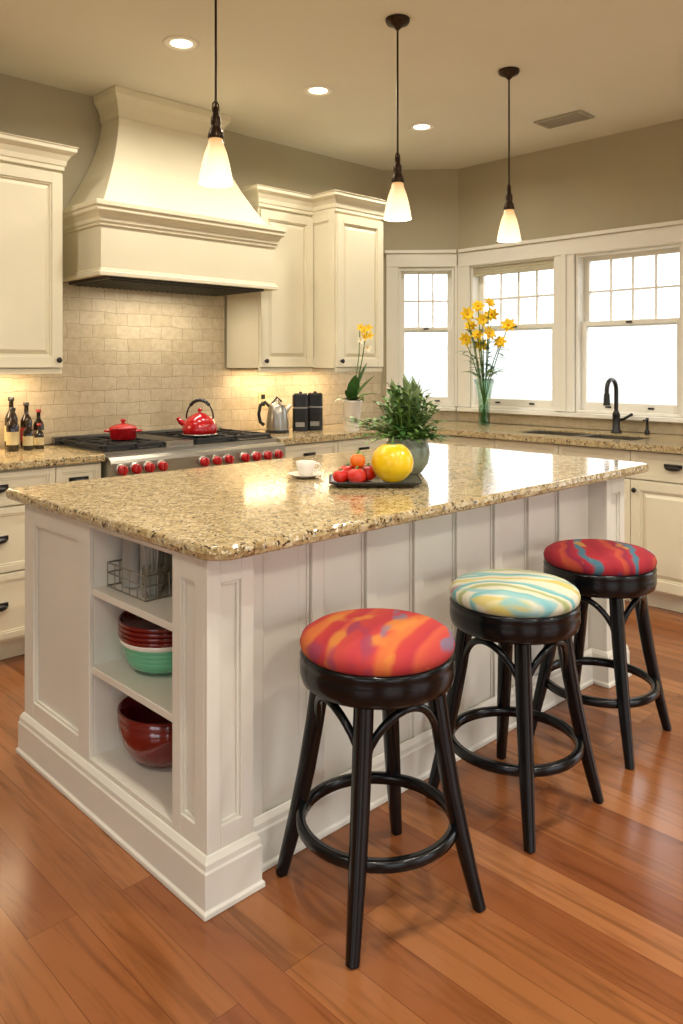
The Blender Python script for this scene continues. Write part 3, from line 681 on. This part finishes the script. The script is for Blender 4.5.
for c in ((.03,-.02,.14),(-.03,.04,.13),(.0,.0,.15)):
    c=Vector(c)
    for j in range(20):
        a=j*2.4; u=j/20; b.leaf(c+Vector((0,0,.04+.15*u)),(math.cos(a)*(1-u*.7),math.sin(a)*(1-u*.7),.5+u),.08,.028,.1,leafg,4)
    b.tube([c-Vector((0,0,.03)),c+Vector((0,0,.17))],.006,stemm,6)
b.done('foliage',parent=e,recalc=False)
# red tea kettle on range
b=B(); b.lathe([(.085,0),(.098,.01),(.102,.035),(.092,.07),(.07,.1),(.045,.115),(.04,.118),(.035,.122),(.01,.128),(.008,.135),(.014,.142),(.014,.15),(0,.156)],(0,0,0),redE,40)
b.tube([(.075,0,.055),(.11,0,.075),(.128,0,.098)],[.022,.016,.011],redE,14)
pts=[(.078*math.cos(math.pi*i/12),0,.095+.105*math.sin(math.pi*i/12)) for i in range(13)]
b.tube(pts,.005,plasticb,8); b.tube(pts[3:10],.010,plasticb,10); b.lathe([(.087,-.002),(.1,.003),(.1,.008),(.087,.008)],(0,0,0),steel,32)
b.done('tea_kettle',(2.54,3.80,.9585),math.radians(135))
# red dutch oven
b=B(); b.lathe([(.06,0),(.07,.006),(.073,.055),(.076,.058),(.076,.064),(.07,.07),(.04,.082),(.012,.086),(.009,.094),(.016,.1),(.014,.108),(0,.11)],(0,0,0),redE,36)
for s in(-1,1): b.tube([(s*.07,-.02,.045),(s*.095,-.016,.047),(s*.095,.016,.047),(s*.07,.02,.045)],.006,redE,8)
b.done('dutch_oven',(2.09,3.86,.9585),math.radians(-40))
# steel electric kettle
b=B(); b.lathe([(.075,0),(.078,.008),(.075,.02)],(0,0,0),plasticb,32); b.lathe([(.072,.02),(.073,.05),(.065,.12),(.055,.17),(.052,.175),(.048,.185),(.02,.195),(.012,.2),(.014,.212),(0,.216)],(0,0,0),steel,36)
b.tube([(.05,0,.13),(.075,0,.16),(.09,0,.175)],[.018,.014,.01],steel,12)
b.tube([(-.05,0,.17),(-.08,0,.2),(-.11,0,.18),(-.12,0,.12),(-.11,0,.07),(-.085,0,.05)],.011,plasticb,10); b.tube([(-.05,0,.17),(0,0,.23),(.03,0,.2)],.007,plasticb,8)
b.done('electric_kettle',(3.22,3.93,CT),math.radians(-30))
for x,h in ((3.42,.25),(3.55,.25)):
    b=B(); b.loft([rrect(.052,.052,.02,z) for z in (0,.006,.15)],plasticb); b.loft([rrect(.048,.048,.018,z) for z in (.151,.16)],steel); b.loft([rrect(.052,.052,.02,z) for z in (.161,h-.01)]+[rrect(.044,.044,.015,h)],plasticb)
    b.box(-.03,.03,-.054,-.0515,.03,.06,steel); b.lathe([(.012,h),(.01,h+.01),(0,h+.012)],(0,0,0),plasticb,12)
    b.done('coffee_grinder',(x,3.93,CT),math.radians(-44))
# orchid in tall white pot, standing near the front edge of the counter
e=empty('potted_orchid',(3.64,3.665,CT))
b=B(); b.lathe([(.045,0),(.048,.004),(.062,.19),(.065,.192),(.065,.205),(.058,.205),(.055,.19),(0,.188)],(0,0,0),whiteC,36,cap1=False); b.done('white_pot',parent=e)
b=B(); b.lathe([(.055,.19),(0,.196)],(0,0,0),soil,20,cap0=False,cap1=False)
for dx,dy,dz,L,dr in ((-.5,-.4,.8,.21,.35),(.7,-.5,.7,.22,.4),(.15,-.35,1,.30,.06),(-.75,.1,.5,.17,.5),(.8,.1,.5,.15,.5),(.3,-.6,.9,.26,.12),(-.1,-.7,.5,.16,.4),(-.25,-.4,1,.24,.15)):
    b.leaf((0,0,.19),(dx,dy,dz),L,.085,dr,leafd if dx<.2 else leafm,8)
def bloom(b,c,r,m1,m2,d=(0,-1,.2),n=6,two=True):
    c=Vector(c); d=Vector(d).normalized(); u=d.orthogonal().normalized(); w=d.cross(u)
    for lay in (0,1) if two else (0,):
        for k in range(n):
            a=2*math.pi*(k+.5*lay)/n; dd=u*math.cos(a)+w*math.sin(a)+d*(.25+.35*lay); b.petalf(c+d*r*.05*lay,dd,d,r*(1-.25*lay),r*.5,m1)
    b.ell(c+d*r*.15,(r*.16,)*3,m2,8,6)
b.tube([(0,0,.19),(.01,-.05,.35),(.015,-.085,.50),(.02,-.10,.60),(.035,-.11,.67)],.0035,stemm,6); b.tube([(0,0,.19),(-.015,-.05,.35),(-.02,-.085,.50),(-.03,-.10,.60),(-.04,-.11,.66)],.003,stemm,6)
for p in ((.04,-.115,.68),(.045,-.12,.63),(.0,-.115,.62),(-.04,-.12,.68),(-.035,-.115,.60),(.03,-.115,.55),(-.01,-.12,.66)): bloom(b,p,.03,petal if p[2]>.61 else petalw,petalc,(-.7,-.7,.1),5,False)
b.done('leaves_and_flowers',parent=e,recalc=False)
# flower vase
e=empty('flower_vase',(4.66,3.34,CT))
b=B(); prof=[(.045,0),(.048,.004),(.044,.02),(.040,.10),(.046,.2),(.062,.29),(.078,.335)]; inn=[(r-.003,z+.004) for r,z in prof[::-1]]
b.lathe(prof+inn+[(0,.008)],(0,0,0),vaseg,36,cap1=False); b.lathe([(.0405,.012),(.036,.10),(.038,.15),(0,.151)],(0,0,0),vaseg,28); b.done('glass_vase',parent=e)
b=B()
random.seed(3)
RT=Vector((.719,-.695,0)); FW=Vector((.695,.719,0))
FL=[(-.13,-.03,.80),(-.04,.02,.86),(.03,-.04,.88),(-.09,.05,.72),(-.02,-.05,.76),(.06,.03,.80),(.17,-.02,.72),(-.06,-.06,.65),(.02,-.07,.66),(-.14,.0,.62),(.11,-.04,.60),(-.01,.06,.58)]
for s_,f_,h in FL:
    top=RT*s_+FW*f_+Vector((0,0,h)); bs=-(RT*s_+FW*f_)*.15+Vector((0,0,.02)); mid=(RT*s_+FW*f_)*.25+Vector((0,0,.33))
    pts=[bs,bs.lerp(mid,.5),mid,mid.lerp(top,.5)+Vector((0,0,.02)),top]; b.tube(pts,.0035,stemm,5)
    for j in range(5):
        t=random.uniform(.15,.85); p=mid.lerp(top,t); aa=random.uniform(0,6.28); b.leaf(p,(math.cos(aa),math.sin(aa),random.uniform(.1,.8)),random.uniform(.08,.15),.028,.35,leafm if j%2 else leafd,4)
    dv=-FW*.8+RT*random.uniform(-.6,.6)+Vector((0,0,random.uniform(.1,.6)))
    bloom(b,top,random.uniform(.048,.062),petal,petalc,dv,7)
for k in range(16):
    aa=k*2.4; b.leaf((math.cos(aa)*.05,math.sin(aa)*.05,.34+.01*(k%4)),(math.cos(aa),math.sin(aa),.9),random.uniform(.12,.2),.03,.5,leafm if k%2 else leafd,5)
b.done('yellow_flowers',parent=e,recalc=False)
# bottles left
for x,y,h,r,m in ((1.60,4.14,.27,.032,bottle),(1.675,4.13,.24,.03,bottle),(1.745,4.14,.20,.028,bottle),(1.56,4.02,.22,.03,bottle),(1.64,4.02,.16,.026,bottle),(1.71,4.05,.13,.024,bottle)):
    b=B(); b.lathe([(r*.9,0),(r,.004),(r,h*.58),(r*.8,h*.66),(r*.38,h*.75),(r*.36,h*.92),(r*.45,h*.925),(r*.45,h*.99),(0,h)],(0,0,0),m,24)
    b.lathe([(r+.0006,h*.15),(r+.0006,h*.45)],(0,0,0),labelm if x!=1.675 else redcap,24,cap0=False,cap1=False); b.lathe([(r*.5,h*.93),(r*.5,h),(0,h+.001)],(0,0,0),redcap if x>1.7 else blackm,16)
    b.done('oil_bottle',(x,y,CT))
b=B(); b.box(-.035,.035,-.006,-.0005,-.057,.057,labelm); b.box(-.017,.017,-.008,-.006,-.04,-.008,blackm); b.box(-.017,.017,-.008,-.006,.008,.04,blackm); b.done('wall_outlet',(3.32,YW-.010,1.12))

# ------------------------------------------------------------------ world (bright overcast garden)
w=bpy.data.worlds.new('world'); S.world=w; w.use_nodes=True; nt=w.node_tree; bg=nt.nodes['Background']
tc=N(nt,'ShaderNodeTexCoord'); sx=N(nt,'ShaderNodeSeparateXYZ'); nt.links.new(tc.outputs['Generated'],sx.inputs[0])
nz=N(nt,'ShaderNodeTexNoise',Scale=16.0,Detail=8.0,Roughness=.68); nt.links.new(tc.outputs['Generated'],nz.inputs['Vector'])
ma=N(nt,'ShaderNodeMath',operation='MULTIPLY_ADD'); nt.links.new(nz.outputs['Fac'],ma.inputs[0]); ma.inputs[1].default_value=.55; nt.links.new(sx.outputs['Z'],ma.inputs[2])
r=ramp(nt,[(.14,(.27,.28,.26,1)),(.27,(.27,.285,.28,1)),(.33,(.42,.45,.47,1)),(.42,(.84,.89,.96,1)),(1,(1,1,1,1))]); nt.links.new(ma.outputs[0],r.inputs['Fac'])
nt.links.new(r.outputs[0],bg.inputs['Color']); bg.inputs['Strength'].default_value=3.5
# ------------------------------------------------------------------ camera
cam=bpy.data.cameras.new('camera'); co=bpy.data.objects.new('camera',cam); COL.objects.link(co)
co.location=(0,0,1.36); co.rotation_euler=(math.radians(90),0,math.radians(45.97-90))
cam.sensor_width=36; cam.lens=782/1024*36; cam.shift_y=-147/1024; cam.clip_start=.05
S.camera=co
try:
    S.view_settings.view_transform='Standard'; S.view_settings.look='None'; S.view_settings.exposure=.30
except Exception as ex: print(ex)
